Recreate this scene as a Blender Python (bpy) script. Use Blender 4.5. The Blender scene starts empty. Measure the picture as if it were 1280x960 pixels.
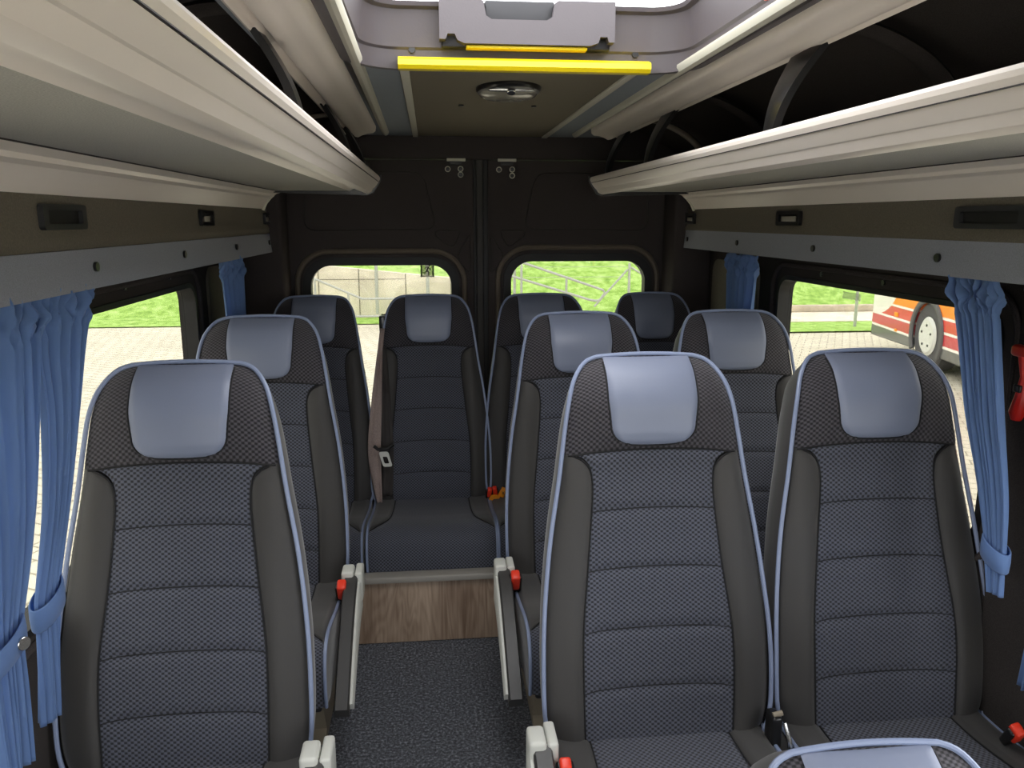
import bpy, bmesh, math, random
from mathutils import Vector, Matrix, geometry
random.seed(7)
PI = math.pi
sc = bpy.context.scene
COL = sc.collection

# ------------------------------------------------------------------ helpers
def lin(c):
    out = []
    for v in c:
        v = v/255.0
        out.append(v/12.92 if v <= 0.04045 else ((v+0.055)/1.055)**2.4)
    return (*out, 1.0)

class MB:
    def __init__(s): s.v = []; s.f = []
    def add(s, vs, fs):
        o = len(s.v); s.v += [tuple(p) for p in vs]; s.f += [tuple(i+o for i in f) for f in fs]
    def box(s, x0, x1, y0, y1, z0, z1, bev=0.0, M=None):
        bm = bmesh.new(); bmesh.ops.create_cube(bm, size=1)
        for v in bm.verts:
            v.co = Vector(((x0+x1)/2+v.co.x*(x1-x0), (y0+y1)/2+v.co.y*(y1-y0), (z0+z1)/2+v.co.z*(z1-z0)))
        if bev: bmesh.ops.bevel(bm, geom=list(bm.edges), offset=bev, segments=3, profile=0.5, affect='EDGES')
        s.bm(bm, M)
    def bm(s, bm, M=None):
        bm.verts.index_update()
        s.add([(M @ v.co if M else v.co) for v in bm.verts], [[v.index for v in f.verts] for f in bm.faces]); bm.free()
    def grid(s, P, closeu=False, flip=False):
        n = len(P); m = len(P[0]); vs = [p for r in P for p in r]; fs = []
        for i in range(n-1):
            for j in range(m if closeu else m-1):
                q = (i*m+j, i*m+(j+1) % m, (i+1)*m+(j+1) % m, (i+1)*m+j)
                fs.append(q[::-1] if flip else q)
        s.add(vs, fs)
    def loft(s, rings, cap=True):
        s.grid(rings, closeu=True); m = len(rings[0]); o = len(s.v)-len(rings)*m
        if cap:
            s.f.append(tuple(o+i for i in range(m))[::-1]); s.f.append(tuple(o+(len(rings)-1)*m+i for i in range(m)))
    def tube(s, pts, r, n=8, closed=False, cap=True, flat=None):
        pts = [Vector(p) for p in pts]; N = len(pts); rings = []
        up = Vector((0, 0, 1)); prev = None
        for i, p in enumerate(pts):
            if closed: t = pts[(i+1) % N]-pts[i-1]
            else: t = pts[min(i+1, N-1)]-pts[max(i-1, 0)]
            t.normalize()
            if prev is None:
                a = t.cross(up)
                if a.length < .2: a = t.cross(Vector((1, 0, 0)))
            else: a = prev-t*prev.dot(t)
            a.normalize(); prev = a; b = t.cross(a)
            rr = r[i] if isinstance(r, (list, tuple)) else r
            ra, rb = (rr, rr) if flat is None else flat
            rings.append([p+a*math.cos(2*PI*k/n)*ra+b*math.sin(2*PI*k/n)*rb for k in range(n)])
        if closed:
            rings.append(rings[0]); s.grid(rings, closeu=True)
        else: s.loft(rings, cap)
    def cyl(s, c, axis, r, h, n=24, r2=None):
        c = Vector(c); ax = Vector(axis).normalized(); a = ax.orthogonal().normalized(); b = ax.cross(a)
        r2 = r if r2 is None else r2
        def ring(t, rr): return [c+ax*t+a*math.cos(2*PI*k/n)*rr+b*math.sin(2*PI*k/n)*rr for k in range(n)]
        e = min(r, h)*.12
        s.loft([ring(0, r-e), ring(e, r), ring(h-e, r2), ring(h, r2-e)])
    def poly(s, outer, holes, f, d):
        """2-D outline with holes, mapped by f(u,v,w), thickness w 0..d"""
        loops = [outer]+list(holes)
        flat = [p for l in loops for p in l]
        tri = geometry.tessellate_polygon([[Vector((p[0], p[1], 0)) for p in l] for l in loops])
        n = len(flat); vs = [f(p[0], p[1], 0) for p in flat]+[f(p[0], p[1], d) for p in flat]
        fs = [tuple(t) for t in tri]+[tuple(i+n for i in t)[::-1] for t in tri]
        o = 0
        for l in loops:
            m = len(l)
            for i in range(m): fs.append((o+i, o+(i+1) % m, o+(i+1) % m+n, o+i+n))
            o += m
        s.add(vs, fs)
    def prism(s, prof, f, a, b):
        """closed profile [(u,v)] swept from a to b: f(u,v,t)"""
        s.loft([[f(u, v, a) for u, v in prof], [f(u, v, b) for u, v in prof]])
    def build(s, name, mat, parent=None, smooth=35, sub=0, solid=0):
        me = bpy.data.meshes.new(name); me.from_pydata([tuple(p) for p in s.v], [], s.f); me.update()
        bm = bmesh.new(); bm.from_mesh(me)
        bmesh.ops.remove_doubles(bm, verts=bm.verts, dist=1e-5)
        bmesh.ops.recalc_face_normals(bm, faces=bm.faces); bm.to_mesh(me); bm.free()
        if smooth:
            me.polygons.foreach_set('use_smooth', [True]*len(me.polygons))
            me.set_sharp_from_angle(angle=math.radians(smooth))
        o = bpy.data.objects.new(name, me); COL.objects.link(o)
        if mat: me.materials.append(mat)
        if parent: o.parent = parent
        if solid:
            m = o.modifiers.new('s', 'SOLIDIFY'); m.thickness = solid; m.offset = 0
        if sub:
            m = o.modifiers.new('b', 'SUBSURF'); m.levels = sub; m.render_levels = sub
        return o

def tag(o, label=None, cat=None, group=None, kind=None):
    if label: o['label'] = label
    if cat: o['category'] = cat
    if group: o['group'] = group
    if kind: o['kind'] = kind
    return o
def empty(name, loc=(0, 0, 0), rz=0):
    o = bpy.data.objects.new(name, None); COL.objects.link(o); o.location = loc; o.rotation_euler = (0, 0, rz)
    o.empty_display_size = .05
    return o
def thing(name, label, cat, loc=(0, 0, 0), rz=0, group=None): return tag(empty(name, loc, rz), label, cat, group)
def struct(name, mb, mat, parent=None, **k):
    o = mb.build(name, mat, parent, **k)
    if not parent: o['kind'] = 'structure'
    return o
def copy_tree(o, parent=None):
    c = o.copy(); COL.objects.link(c); c.parent = parent
    for ch in list(o.children): copy_tree(ch, c)
    return c
def rrect(x0, x1, y0, y1, r, n=8):
    P = []
    for cx, cy, a in ((x1-r, y1-r, 0), (x0+r, y1-r, 90), (x0+r, y0+r, 180), (x1-r, y0+r, 270)):
        for k in range(n+1):
            t = math.radians(a+90*k/n); P.append((cx+r*math.cos(t), cy+r*math.sin(t)))
    return P
def interp(tab, t):
    if t <= tab[0][0]: return tab[0][1]
    for (a, b), (c, d) in zip(tab, tab[1:]):
        if t <= c:
            return b+(d-b)*(t-a)/(c-a)
    return tab[-1][1]
def smoothint(tab, t):
    # Catmull-Rom through the table
    if t <= tab[0][0]: return tab[0][1]
    if t >= tab[-1][0]: return tab[-1][1]
    for i in range(len(tab)-1):
        if t <= tab[i+1][0]:
            x0, y0 = tab[i]; x1, y1 = tab[i+1]
            def sl(j):
                a = tab[max(j-1, 0)]; b = tab[min(j+1, len(tab)-1)]
                return (b[1]-a[1])/(b[0]-a[0])
            h = x1-x0; u = (t-x0)/h
            return ((2*u**3-3*u*u+1)*y0+(u**3-2*u*u+u)*h*sl(i)+(-2*u**3+3*u*u)*y1+(u**3-u*u)*h*sl(i+1))

# ------------------------------------------------------------------ materials
def mat(name, col, rough=.6, metal=0, spec=.5, sheen=0, noise=None, bump=None, coat=0):
    """noise=(scale, amount)  bump=(scale, strength, distance)"""
    m = bpy.data.materials.new(name); m.use_nodes = True; nt = m.node_tree; b = nt.nodes['Principled BSDF']
    b.inputs['Base Color'].default_value = lin(col); b.inputs['Roughness'].default_value = rough
    b.inputs['Metallic'].default_value = metal; b.inputs['Specular IOR Level'].default_value = spec
    b.inputs['Sheen Weight'].default_value = sheen; b.inputs['Coat Weight'].default_value = coat
    tc = nt.nodes.new('ShaderNodeTexCoord')
    if noise:
        n = nt.nodes.new('ShaderNodeTexNoise'); n.inputs['Scale'].default_value = noise[0]; n.inputs['Detail'].default_value = 5
        nt.links.new(tc.outputs['Object'], n.inputs['Vector'])
        mx = nt.nodes.new('ShaderNodeMix'); mx.data_type = 'RGBA'
        c = lin(col); k = noise[1]
        mx.inputs[6].default_value = (*[v*(1-k) for v in c[:3]], 1); mx.inputs[7].default_value = (*[min(1, v*(1+k)) for v in c[:3]], 1)
        rp = nt.nodes.new('ShaderNodeValToRGB'); rp.color_ramp.elements[0].position = .35; rp.color_ramp.elements[1].position = .65
        nt.links.new(n.outputs['Fac'], rp.inputs['Fac']); nt.links.new(rp.outputs['Color'], mx.inputs[0])
        nt.links.new(mx.outputs[2], b.inputs['Base Color'])
    if bump:
        n = nt.nodes.new('ShaderNodeTexNoise'); n.inputs['Scale'].default_value = bump[0]; n.inputs['Detail'].default_value = 4
        nt.links.new(tc.outputs['Object'], n.inputs['Vector'])
        bp = nt.nodes.new('ShaderNodeBump'); bp.inputs['Strength'].default_value = bump[1]; bp.inputs['Distance'].default_value = bump[2]
        nt.links.new(n.outputs['Fac'], bp.inputs['Height']); nt.links.new(bp.outputs['Normal'], b.inputs['Normal'])
    return m

def math_node(nt, op, a, b=None):
    n = nt.nodes.new('ShaderNodeMath'); n.operation = op
    for i, v in enumerate((a, b)):
        if v is None: continue
        if isinstance(v, (int, float)): n.inputs[i].default_value = v
        else: nt.links.new(v, n.inputs[i])
    return n.outputs[0]

def mesh_fabric(name, dark, light, a=.0125, b=.0105, lo=.25, hi=.75):
    """woven mesh: staggered raised cells"""
    m = bpy.data.materials.new(name); m.use_nodes = True; nt = m.node_tree; P = nt.nodes['Principled BSDF']
    P.inputs['Roughness'].default_value = .75; P.inputs['Sheen Weight'].default_value = .25; P.inputs['Sheen Roughness'].default_value = .5
    P.inputs['Specular IOR Level'].default_value = .3
    tc = nt.nodes.new('ShaderNodeTexCoord'); sx = nt.nodes.new('ShaderNodeSeparateXYZ'); nt.links.new(tc.outputs['Object'], sx.inputs[0])
    w = math_node(nt, 'ADD', sx.outputs[2], sx.outputs[1])
    s1 = math_node(nt, 'SINE', math_node(nt, 'MULTIPLY', sx.outputs[0], 2*PI/a))
    s2 = math_node(nt, 'SINE', math_node(nt, 'MULTIPLY', w, 2*PI/b/1.15))
    p = math_node(nt, 'MULTIPLY', s1, s2)
    p = math_node(nt, 'ADD', math_node(nt, 'MULTIPLY', p, .5), .5)
    ns = nt.nodes.new('ShaderNodeTexNoise'); ns.inputs['Scale'].default_value = 700; nt.links.new(tc.outputs['Object'], ns.inputs['Vector'])
    p2 = math_node(nt, 'ADD', p, math_node(nt, 'MULTIPLY', math_node(nt, 'SUBTRACT', ns.outputs['Fac'], .5), .35))
    rp = nt.nodes.new('ShaderNodeValToRGB'); e = rp.color_ramp.elements
    e[0].position = lo; e[0].color = lin(dark); e[1].position = hi; e[1].color = lin(light)
    nt.links.new(p2, rp.inputs['Fac']); nt.links.new(rp.outputs['Color'], P.inputs['Base Color'])
    bp = nt.nodes.new('ShaderNodeBump'); bp.inputs['Strength'].default_value = .5; bp.inputs['Distance'].default_value = .002
    nt.links.new(p, bp.inputs['Height']); nt.links.new(bp.outputs['Normal'], P.inputs['Normal'])
    return m

M = {}
M['mesh'] = mesh_fabric('grey blue mesh fabric', (31, 32, 37), (84, 87, 99), lo=.22, hi=.68)
M['meshdark'] = mesh_fabric('dark mesh fabric', (24, 23, 26), (74, 71, 77), lo=.25, hi=.75)
M['stretch'] = mat('anthracite stretch fabric', (49, 47, 45), .62, sheen=.3, bump=(900, .15, .001))
M['leather'] = mat('blue grey leatherette', (122, 130, 151), .42, bump=(350, .12, .001))
M['piping'] = mat('pale blue piping', (132, 144, 172), .38)
M['thread'] = mat('black seam thread', (22, 22, 24), .8)
M['rib'] = mat('headrest shadow seam', (30, 30, 34), .8)
M['plgrey'] = mat('light grey plastic', (205, 206, 198), .45, bump=(250, .06, .001))
M['plmid'] = mat('mid grey plastic', (150, 146, 138), .5)
M['pldark'] = mat('dark grey grained plastic', (62, 61, 60), .42, bump=(500, .2, .001))
M['black'] = mat('black plastic', (26, 26, 27), .28)
M['rubber'] = mat('black rubber', (20, 20, 20), .6)
M['red'] = mat('red button plastic', (235, 62, 38), .35)
M['orange'] = mat('orange plastic', (240, 150, 30), .4)
M['hammer'] = mat('red hammer plastic', (225, 40, 28), .35)
M['yellow'] = mat('yellow padded bar', (250, 222, 20), .4, bump=(60, .1, .002))
M['chrome'] = mat('bright metal', (210, 210, 208), .2, metal=1)
M['steel'] = mat('painted seat steel', (140, 130, 112), .5)
M['frame'] = mat('dark steel', (52, 52, 54), .45, metal=.4)
M['cream'] = mat('champagne grey trim', (238, 229, 219), .30, spec=.5, bump=(200, .03, .001))
M['trimline'] = mat('dark groove', (50, 45, 42), .6)
M['rackfelt'] = mat('grey felt underside', (176, 174, 166), .95, noise=(500, .15), bump=(500, .3, .001))
M['felt'] = mat('charcoal felt lining', (60, 56, 54), .95, noise=(600, .25), bump=(600, .4, .001), spec=.15)
M['panel'] = mat('olive grey lining', (104, 99, 88), .85, noise=(300, .12), bump=(400, .2, .001), spec=.25)
M['rail'] = mat('slate grey felt strip', (142, 146, 155), .9, noise=(500, .1), bump=(500, .2, .001), spec=.2)
M['pillar'] = mat('pillar metal paint', (112, 106, 94), .5)
M['ceil'] = mat('grey brown ceiling felt', (132, 124, 108), .92, noise=(400, .12), spec=.2, bump=(500, .2, .001))
M['ceilside'] = mat('blue grey ceiling felt', (150, 157, 164), .92, noise=(400, .1), spec=.2, bump=(500, .2, .001))
M['strip'] = mat('cream strip', (205, 202, 186), .5)
M['door'] = mat('black felt door lining', (66, 61, 60), .95, noise=(500, .25), spec=.15, bump=(600, .4, .001))
M['doorrim'] = mat('dark brown door rim', (98, 88, 76), .5)
M['hatch'] = mat('hatch grey plastic', (86, 80, 83), .45, bump=(220, .08, .002))
M['lampglass'] = mat('grey lamp lens', (150, 146, 135), .25, coat=.5)

def curtain_mat():
    m = mat('blue curtain cloth', (112, 143, 190), .85, sheen=.2, bump=(500, .25, .001), noise=(6, .08))
    nt = m.node_tree; P = nt.nodes['Principled BSDF']; out = nt.nodes['Material Output']
    tl = nt.nodes.new('ShaderNodeBsdfTranslucent'); tl.inputs['Color'].default_value = lin((110, 152, 215))
    mx = nt.nodes.new('ShaderNodeMixShader'); mx.inputs[0].default_value = .4
    nt.links.new(P.outputs[0], mx.inputs[1]); nt.links.new(tl.outputs[0], mx.inputs[2]); nt.links.new(mx.outputs[0], out.inputs['Surface'])
    return m
M['curtain'] = curtain_mat()
def film_mat(name, col, k):
    m = mat(name, col, .7); nt = m.node_tree; P = nt.nodes['Principled BSDF']; out = nt.nodes['Material Output']
    tr = nt.nodes.new('ShaderNodeBsdfTransparent'); mx = nt.nodes.new('ShaderNodeMixShader'); mx.inputs[0].default_value = k
    nt.links.new(P.outputs[0], mx.inputs[1]); nt.links.new(tr.outputs[0], mx.inputs[2]); nt.links.new(mx.outputs[0], out.inputs['Surface']); return m
def glass_mat(name, tint, gl=.06):
    m = bpy.data.materials.new(name); m.use_nodes = True; nt = m.node_tree; nt.nodes.remove(nt.nodes['Principled BSDF']); out = nt.nodes['Material Output']
    tr = nt.nodes.new('ShaderNodeBsdfTransparent'); tr.inputs[0].default_value = (*tint, 1)
    g = nt.nodes.new('ShaderNodeBsdfGlossy'); g.inputs['Roughness'].default_value = .02
    mx = nt.nodes.new('ShaderNodeMixShader'); mx.inputs[0].default_value = gl
    nt.links.new(tr.outputs[0], mx.inputs[1]); nt.links.new(g.outputs[0], mx.inputs[2]); nt.links.new(mx.outputs[0], out.inputs['Surface'])
    return m
TW = .50
M['tint'] = glass_mat('tinted window glass', (TW, TW*.99, TW*.95), .03)
M['clear'] = glass_mat('clear glass', (.9, .9, .9), .03)

def carpet_mat():
    m = mat('charcoal carpet', (40, 41, 44), .95, spec=.1)
    nt = m.node_tree; P = nt.nodes['Principled BSDF']
    tc = nt.nodes.new('ShaderNodeTexCoord')
    n = nt.nodes.new('ShaderNodeTexNoise'); n.inputs['Scale'].default_value = 125; n.inputs['Detail'].default_value = 6; n.inputs['Roughness'].default_value = .75
    nt.links.new(tc.outputs['Object'], n.inputs['Vector'])
    rp = nt.nodes.new('ShaderNodeValToRGB'); e = rp.color_ramp.elements
    e[0].position = .40; e[0].color = lin((70, 71, 74)); e[1].position = .66; e[1].color = lin((172, 176, 184))
    x = e.new(.53); x.color = lin((106, 109, 116))
    nt.links.new(n.outputs['Fac'], rp.inputs['Fac']); nt.links.new(rp.outputs['Color'], P.inputs['Base Color'])
    bp = nt.nodes.new('ShaderNodeBump'); bp.inputs['Strength'].default_value = .9; bp.inputs['Distance'].default_value = .006
    nt.links.new(n.outputs['Fac'], bp.inputs['Height']); nt.links.new(bp.outputs['Normal'], P.inputs['Normal'])
    return m
M['carpet'] = carpet_mat()
def wood_mat():
    m = mat('grey brown wood laminate', (140, 116, 96), .5, spec=.4)
    nt = m.node_tree; P = nt.nodes['Principled BSDF']
    tc = nt.nodes.new('ShaderNodeTexCoord'); mp = nt.nodes.new('ShaderNodeMapping'); mp.inputs['Scale'].default_value = (1, 1, .16)
    nt.links.new(tc.outputs['Object'], mp.inputs[0])
    n = nt.nodes.new('ShaderNodeTexNoise'); n.inputs['Scale'].default_value = 9; n.inputs['Detail'].default_value = 2; n.inputs['Distortion'].default_value = .6
    nt.links.new(mp.outputs[0], n.inputs['Vector'])
    w = math_node(nt, 'SINE', math_node(nt, 'MULTIPLY', n.outputs['Fac'], 95))
    n2 = nt.nodes.new('ShaderNodeTexNoise'); n2.inputs['Scale'].default_value = 110; n2.inputs['Detail'].default_value = 4
    mp2 = nt.nodes.new('ShaderNodeMapping'); mp2.inputs['Scale'].default_value = (1, 1, .06); nt.links.new(tc.outputs['Object'], mp2.inputs[0]); nt.links.new(mp2.outputs[0], n2.inputs['Vector'])
    n3 = nt.nodes.new('ShaderNodeTexNoise'); n3.inputs['Scale'].default_value = 7; nt.links.new(mp.outputs[0], n3.inputs['Vector'])
    f = math_node(nt, 'ADD', math_node(nt, 'MULTIPLY', w, .045), math_node(nt, 'ADD', math_node(nt, 'MULTIPLY', n2.outputs['Fac'], .45), math_node(nt, 'MULTIPLY', n3.outputs['Fac'], .5)))
    rp = nt.nodes.new('ShaderNodeValToRGB'); e = rp.color_ramp.elements
    e[0].position = .3; e[0].color = lin((120, 98, 80)); e[1].position = .7; e[1].color = lin((186, 164, 142))
    nt.links.new(f, rp.inputs['Fac']); nt.links.new(rp.outputs['Color'], P.inputs['Base Color'])
    return m
M['wood'] = wood_mat()
def paver_mat():
    m = mat('pale pavers', (205, 200, 185), .9, spec=.2)
    nt = m.node_tree; P = nt.nodes['Principled BSDF']; tc = nt.nodes.new('ShaderNodeTexCoord')
    mp = nt.nodes.new('ShaderNodeMapping'); mp.inputs['Rotation'].default_value = (0, 0, .5); nt.links.new(tc.outputs['Object'], mp.inputs[0])
    br = nt.nodes.new('ShaderNodeTexBrick'); br.inputs['Scale'].default_value = 1; br.inputs['Brick Width'].default_value = .24; br.inputs['Row Height'].default_value = .14
    br.inputs['Mortar Size'].default_value = .008; br.inputs['Color1'].default_value = lin((232, 226, 206)); br.inputs['Color2'].default_value = lin((220, 214, 195)); br.inputs['Mortar'].default_value = lin((160, 155, 136))
    nt.links.new(mp.outputs[0], br.inputs['Vector'])
    n = nt.nodes.new('ShaderNodeTexNoise'); n.inputs['Scale'].default_value = .7; n.inputs['Detail'].default_value = 6; nt.links.new(tc.outputs['Object'], n.inputs['Vector'])
    mx = nt.nodes.new('ShaderNodeMix'); mx.data_type = 'RGBA'; mx.blend_type = 'MULTIPLY'; mx.inputs[0].default_value = .3
    nt.links.new(br.outputs['Color'], mx.inputs[6]); nt.links.new(n.outputs['Fac'], mx.inputs[7]); nt.links.new(mx.outputs[2], P.inputs['Base Color'])
    return m
M['paver'] = paver_mat()
def grass_mat():
    m = mat('bright grass', (130, 178, 70), .9, spec=.1)
    nt = m.node_tree; P = nt.nodes['Principled BSDF']; tc = nt.nodes.new('ShaderNodeTexCoord')
    n = nt.nodes.new('ShaderNodeTexNoise'); n.inputs['Scale'].default_value = 5; n.inputs['Detail'].default_value = 8; n.inputs['Roughness'].default_value = .7; nt.links.new(tc.outputs['Object'], n.inputs['Vector'])
    rp = nt.nodes.new('ShaderNodeValToRGB'); e = rp.color_ramp.elements
    e[0].position = .36; e[0].color = lin((122, 158, 72)); e[1].position = .68; e[1].color = lin((188, 216, 136))
    x = e.new(.5); x.color = lin((156, 192, 98))
    nt.links.new(n.outputs['Fac'], rp.inputs['Fac']); nt.links.new(rp.outputs['Color'], P.inputs['Base Color'])
    bp = nt.nodes.new('ShaderNodeBump'); bp.inputs['Strength'].default_value = .6; bp.inputs['Distance'].default_value = .05
    nt.links.new(n.outputs['Fac'], bp.inputs['Height']); nt.links.new(bp.outputs['Normal'], P.inputs['Normal'])
    return m
M['grass'] = grass_mat()
M['concrete'] = mat('stained concrete', (218, 210, 192), .9, noise=(2.2, .13))
M['galv'] = mat('galvanised steel', (176, 180, 172), .5, metal=.2)
M['kerb'] = mat('kerb stone', (190, 178, 158), .9, noise=(5, .15))

# ================================================================= SEATS
LEAN = math.tan(math.radians(12))
WT = [(.315, .205), (.33, .222), (.36, .236), (.41, .243), (.53, .243), (.63, .2365), (.756, .2215), (.88, .2005), (.97, .1875), (1.03, .1775), (1.072, .166), (1.094, .154), (1.110, .140), (1.119, .126), (1.124, .108)]
BT = [(.30, .160), (.55, .162), (.71, .145), (.84, .1325), (.88, .1325), (.90, .137), (.915, .147), (.927, .164), (.936, .19)]
def Wd(z): return smoothint(WT, z)
def Bd(z): return min(smoothint(BT, z), Wd(z)-.0005) if z < .936 else Wd(z)
ZT = 1.124
def plane_y(z): return (z-1.12)*LEAN-.016*math.exp(-((z-.50)/.17)**2)+.040*max(0, (z-1.02)/.104)**2
def arch(x): return .928+.014*(1-min(1, (x/.19)**2))
SEAMS = (.444, .566, .688, .809)
def face_y(x, z):
    """y of the padded front (towards -y)"""
    w = Wd(z); d = 0.0
    e = min(1.0, max(0, (w-abs(x)))/.03); e2 = min(1.0, max(0, ZT+.002-z)/.035)
    q = 1-(1-e)**2; q2 = 1-(1-e2)**2
    d += -.008*(1-q*q2)
    # wings and hollow
    if z < .95:
        fade = min(1, (.95-z)/.07); b = .150
        u = abs(x)
        wing = math.exp(-((u-(w*.35+b*.65))/.034)**2)
        d += .012*wing*fade
    head = max(0, min(1, (z-.90)/.08))
    rl = .30+.70*q2
    d += head*.018*(1-(x/max(w, .01))**2)*rl
    d += .012*math.exp(-((z-1.06)/.07)**2)*max(0, 1-(x/.2)**2)*rl
    return plane_y(z)-d
def quilt(x, z, b):
    zz = z-.008*(1-(x/.16)**2)
    edges = (.31,)+SEAMS+(.935,)
    dmin = min(abs(zz-s) for s in edges); k = min(1, dmin/.022); d = .007*(1-(1-k)**2)
    ex = min(1, max(0, b-abs(x))/.02); return d*(1-(1-ex)**2)
def outline(n=60):
    pts = []
    zs = [.315+(ZT-.315)*(1-(1-i/(n-1))**1.6) for i in range(n)]
    R = [(Wd(z), z) for z in zs]
    top = [(x, ZT+.0045*(1-(x/.108)**2)) for x in [.108*(1-2*k/12) for k in range(1, 12)]]
    bot = [(x, .312) for x in [-.19*(1-2*k/10) for k in range(0, 11)]]
    return R+top+[(-x, z) for x, z in R[::-1]]+bot
def backrest_parts(root, s=1.0, fabric='mesh', side='meshdark'):
    out = outline(); N = len(out)
    def off(dist):
        P = []
        for i in range(N):
            a = Vector(out[i-1]); b = Vector(out[(i+1) % N]); t = (b-a); t = t.normalized() if t.length else Vector((1, 0))
            n = Vector((t.y, -t.x)); p = Vector(out[i])+n*dist; P.append((p.x, max(p.y, .30)))
        return P
    cx, cz = 0, .72
    def ring(dist, dep, sc_=1.0): return [(x, plane_y(z)+dep, z-max(0, (z-.90)/.24)**1.5*max(0, dep-.008)*1.05) for x, z in off(dist)]
    mb = MB()
    mb.loft([ring(-.012, .009), ring(0, .008), ring(.002, .018), ring(.004, .045), ring(.002, .070), ring(-.008, .095), ring(-.025, .112), ring(-.05, .118)])
    mb.build('backrest', M['stretch'], root)
    # wings
    for sgn in (-1, 1):
        mb = MB(); rows = []
        for i in range(46):
            z = .312+(.934-.312)*i/45; w = Wd(z)-.0015; b = Bd(z)
            r = []
            for j in range(13):
                u = j/12; x = b+(w-b)*u; ed = min(u, 1-u)*abs(w-b); k = min(1, ed/.012)
                y = face_y(x, z)-.003*(1-(1-k)**2)+.002*(1-k)
                r.append((sgn*x, y, z))
            rows.append(r)
        mb.grid(rows); mb.build('side_bolster', M['stretch'], root, smooth=80)
    # centre quilt
    mb = MB(); rows = []
    n = 110
    for i in range(n+1):
        v = i/n; z0 = .305+(.928-.305)*v; b = Bd(z0)-.001
        r = []
        for j in range(25):
            x = b*(-1+2*j/24); z = z0+(arch(x)-.928)*max(0, (v-.6)/.4)**2
            r.append((x, face_y(x, z)-quilt(x, z, b)+.001, z))
        rows.append(r)
    mb.grid(rows); mb.build('back_panel', M[fabric], root, smooth=80)
    # head panel
    mb = MB(); rows = []
    n = 34
    for i in range(n+1):
        v = i/n; z0 = .930+(ZT+.001-.930)*(1-(1-v)**1.4); w = Wd(min(z0, ZT))-.001; r = []
        for j in range(33):
            x = w*math.sin(PI/2*(-1+2*j/32)) if v > .0 else w*math.sin(PI/2*(-1+2*j/32))
            z = z0+(arch(x)-.928)*(1-v)**3+.0035*(1-(x/.108)**2)*v**6*(abs(x) < .108)
            k = min(1, (v)/.08)
            r.append((x, face_y(x, min(z, ZT+.002))-.004*(1-(1-k)**2), z))
        rows.append(r)
    mb.grid(rows); mb.build('head_panel', M[side], root, smooth=80)
    # pad with soft edge, rolled over the top
    def pw(z):
        if z < .995: t = max(0, min(1, (z-.957)/.038)); return .055+.036*math.sqrt(max(0, 1-(1-t)**2))
        return .091+.005*min(1, (z-.995)/.05)
    mb = MB(); rows = []
    for i in range(40):
        v = i/39; z0 = .957+(ZT+.001-.957)*v; w = pw(z0); r = []
        for j in range(25):
            x = w*(-1+2*j/24); ed = min(w-abs(x), z0-.957); k = min(1, max(0, ed)/.009)
            zz = z0-.004*(1-v)*(1-(x/.09)**2)*max(0, 1-(z0-.957)/.03)
            y = face_y(x*(1-.3*max(0, v-.7)), min(z0, ZT+.002))-.0035-.0055*(1-(1-k)**2)
            r.append((x, y, zz+.003*v))
        rows.append(r)
    r = [(x, y+.014, z-.003) for x, y, z in rows[-1]]; rows.append(r)
    mb.grid(rows); mb.build('headrest_pad', M['leather'], root, smooth=80)
    # seam threads round the pad and the wings
    mb = MB()
    pts = []
    zs = [ZT-.006-(ZT-.006-.957)*k/26 for k in range(27)]
    L = [(-pw(z)-.002, z) for z in zs]+[(x, .9535-.003*(1-(x/.055)**2)) for x in [-.05+.1*k/8 for k in range(9)]]+[(pw(z)+.002, z) for z in zs[::-1]]
    mb.tube([(x, face_y(x, z)-.0042, z) for x, z in L], .0016, 6)
    mb.tube([(x, face_y(x, arch(x))-.0012, arch(x)) for x in [-.183+.366*k/30 for k in range(31)]], .0018, 6)
    for sgn in (-1, 1):
        zs = [.32+.61*k/60 for k in range(61)]
        mb.tube([(sgn*Bd(z), face_y(Bd(z), z)-.0005, z) for z in zs], .0018, 6)
    for s_ in SEAMS:
        b = Bd(s_)
        mb.tube([(x, face_y(x, s_)+.0005, s_+.008*(1-(x/.16)**2)) for x in [b*(-1+2*k/20) for k in range(21)]], .0013, 5)
    mb.build('seam', M['thread'], root)
    mb = MB()
    O = [(x, z) for x, z in out if z > .32 or False]
    O = [p for p in zip(off(.0035), out) if p[1][1] > .318]
    mb.tube([(p[0], plane_y(p[1])-.003, p[1]) for p, q_ in O], .0048, 8)
    mb.build('piping', M['piping'], root)

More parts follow.
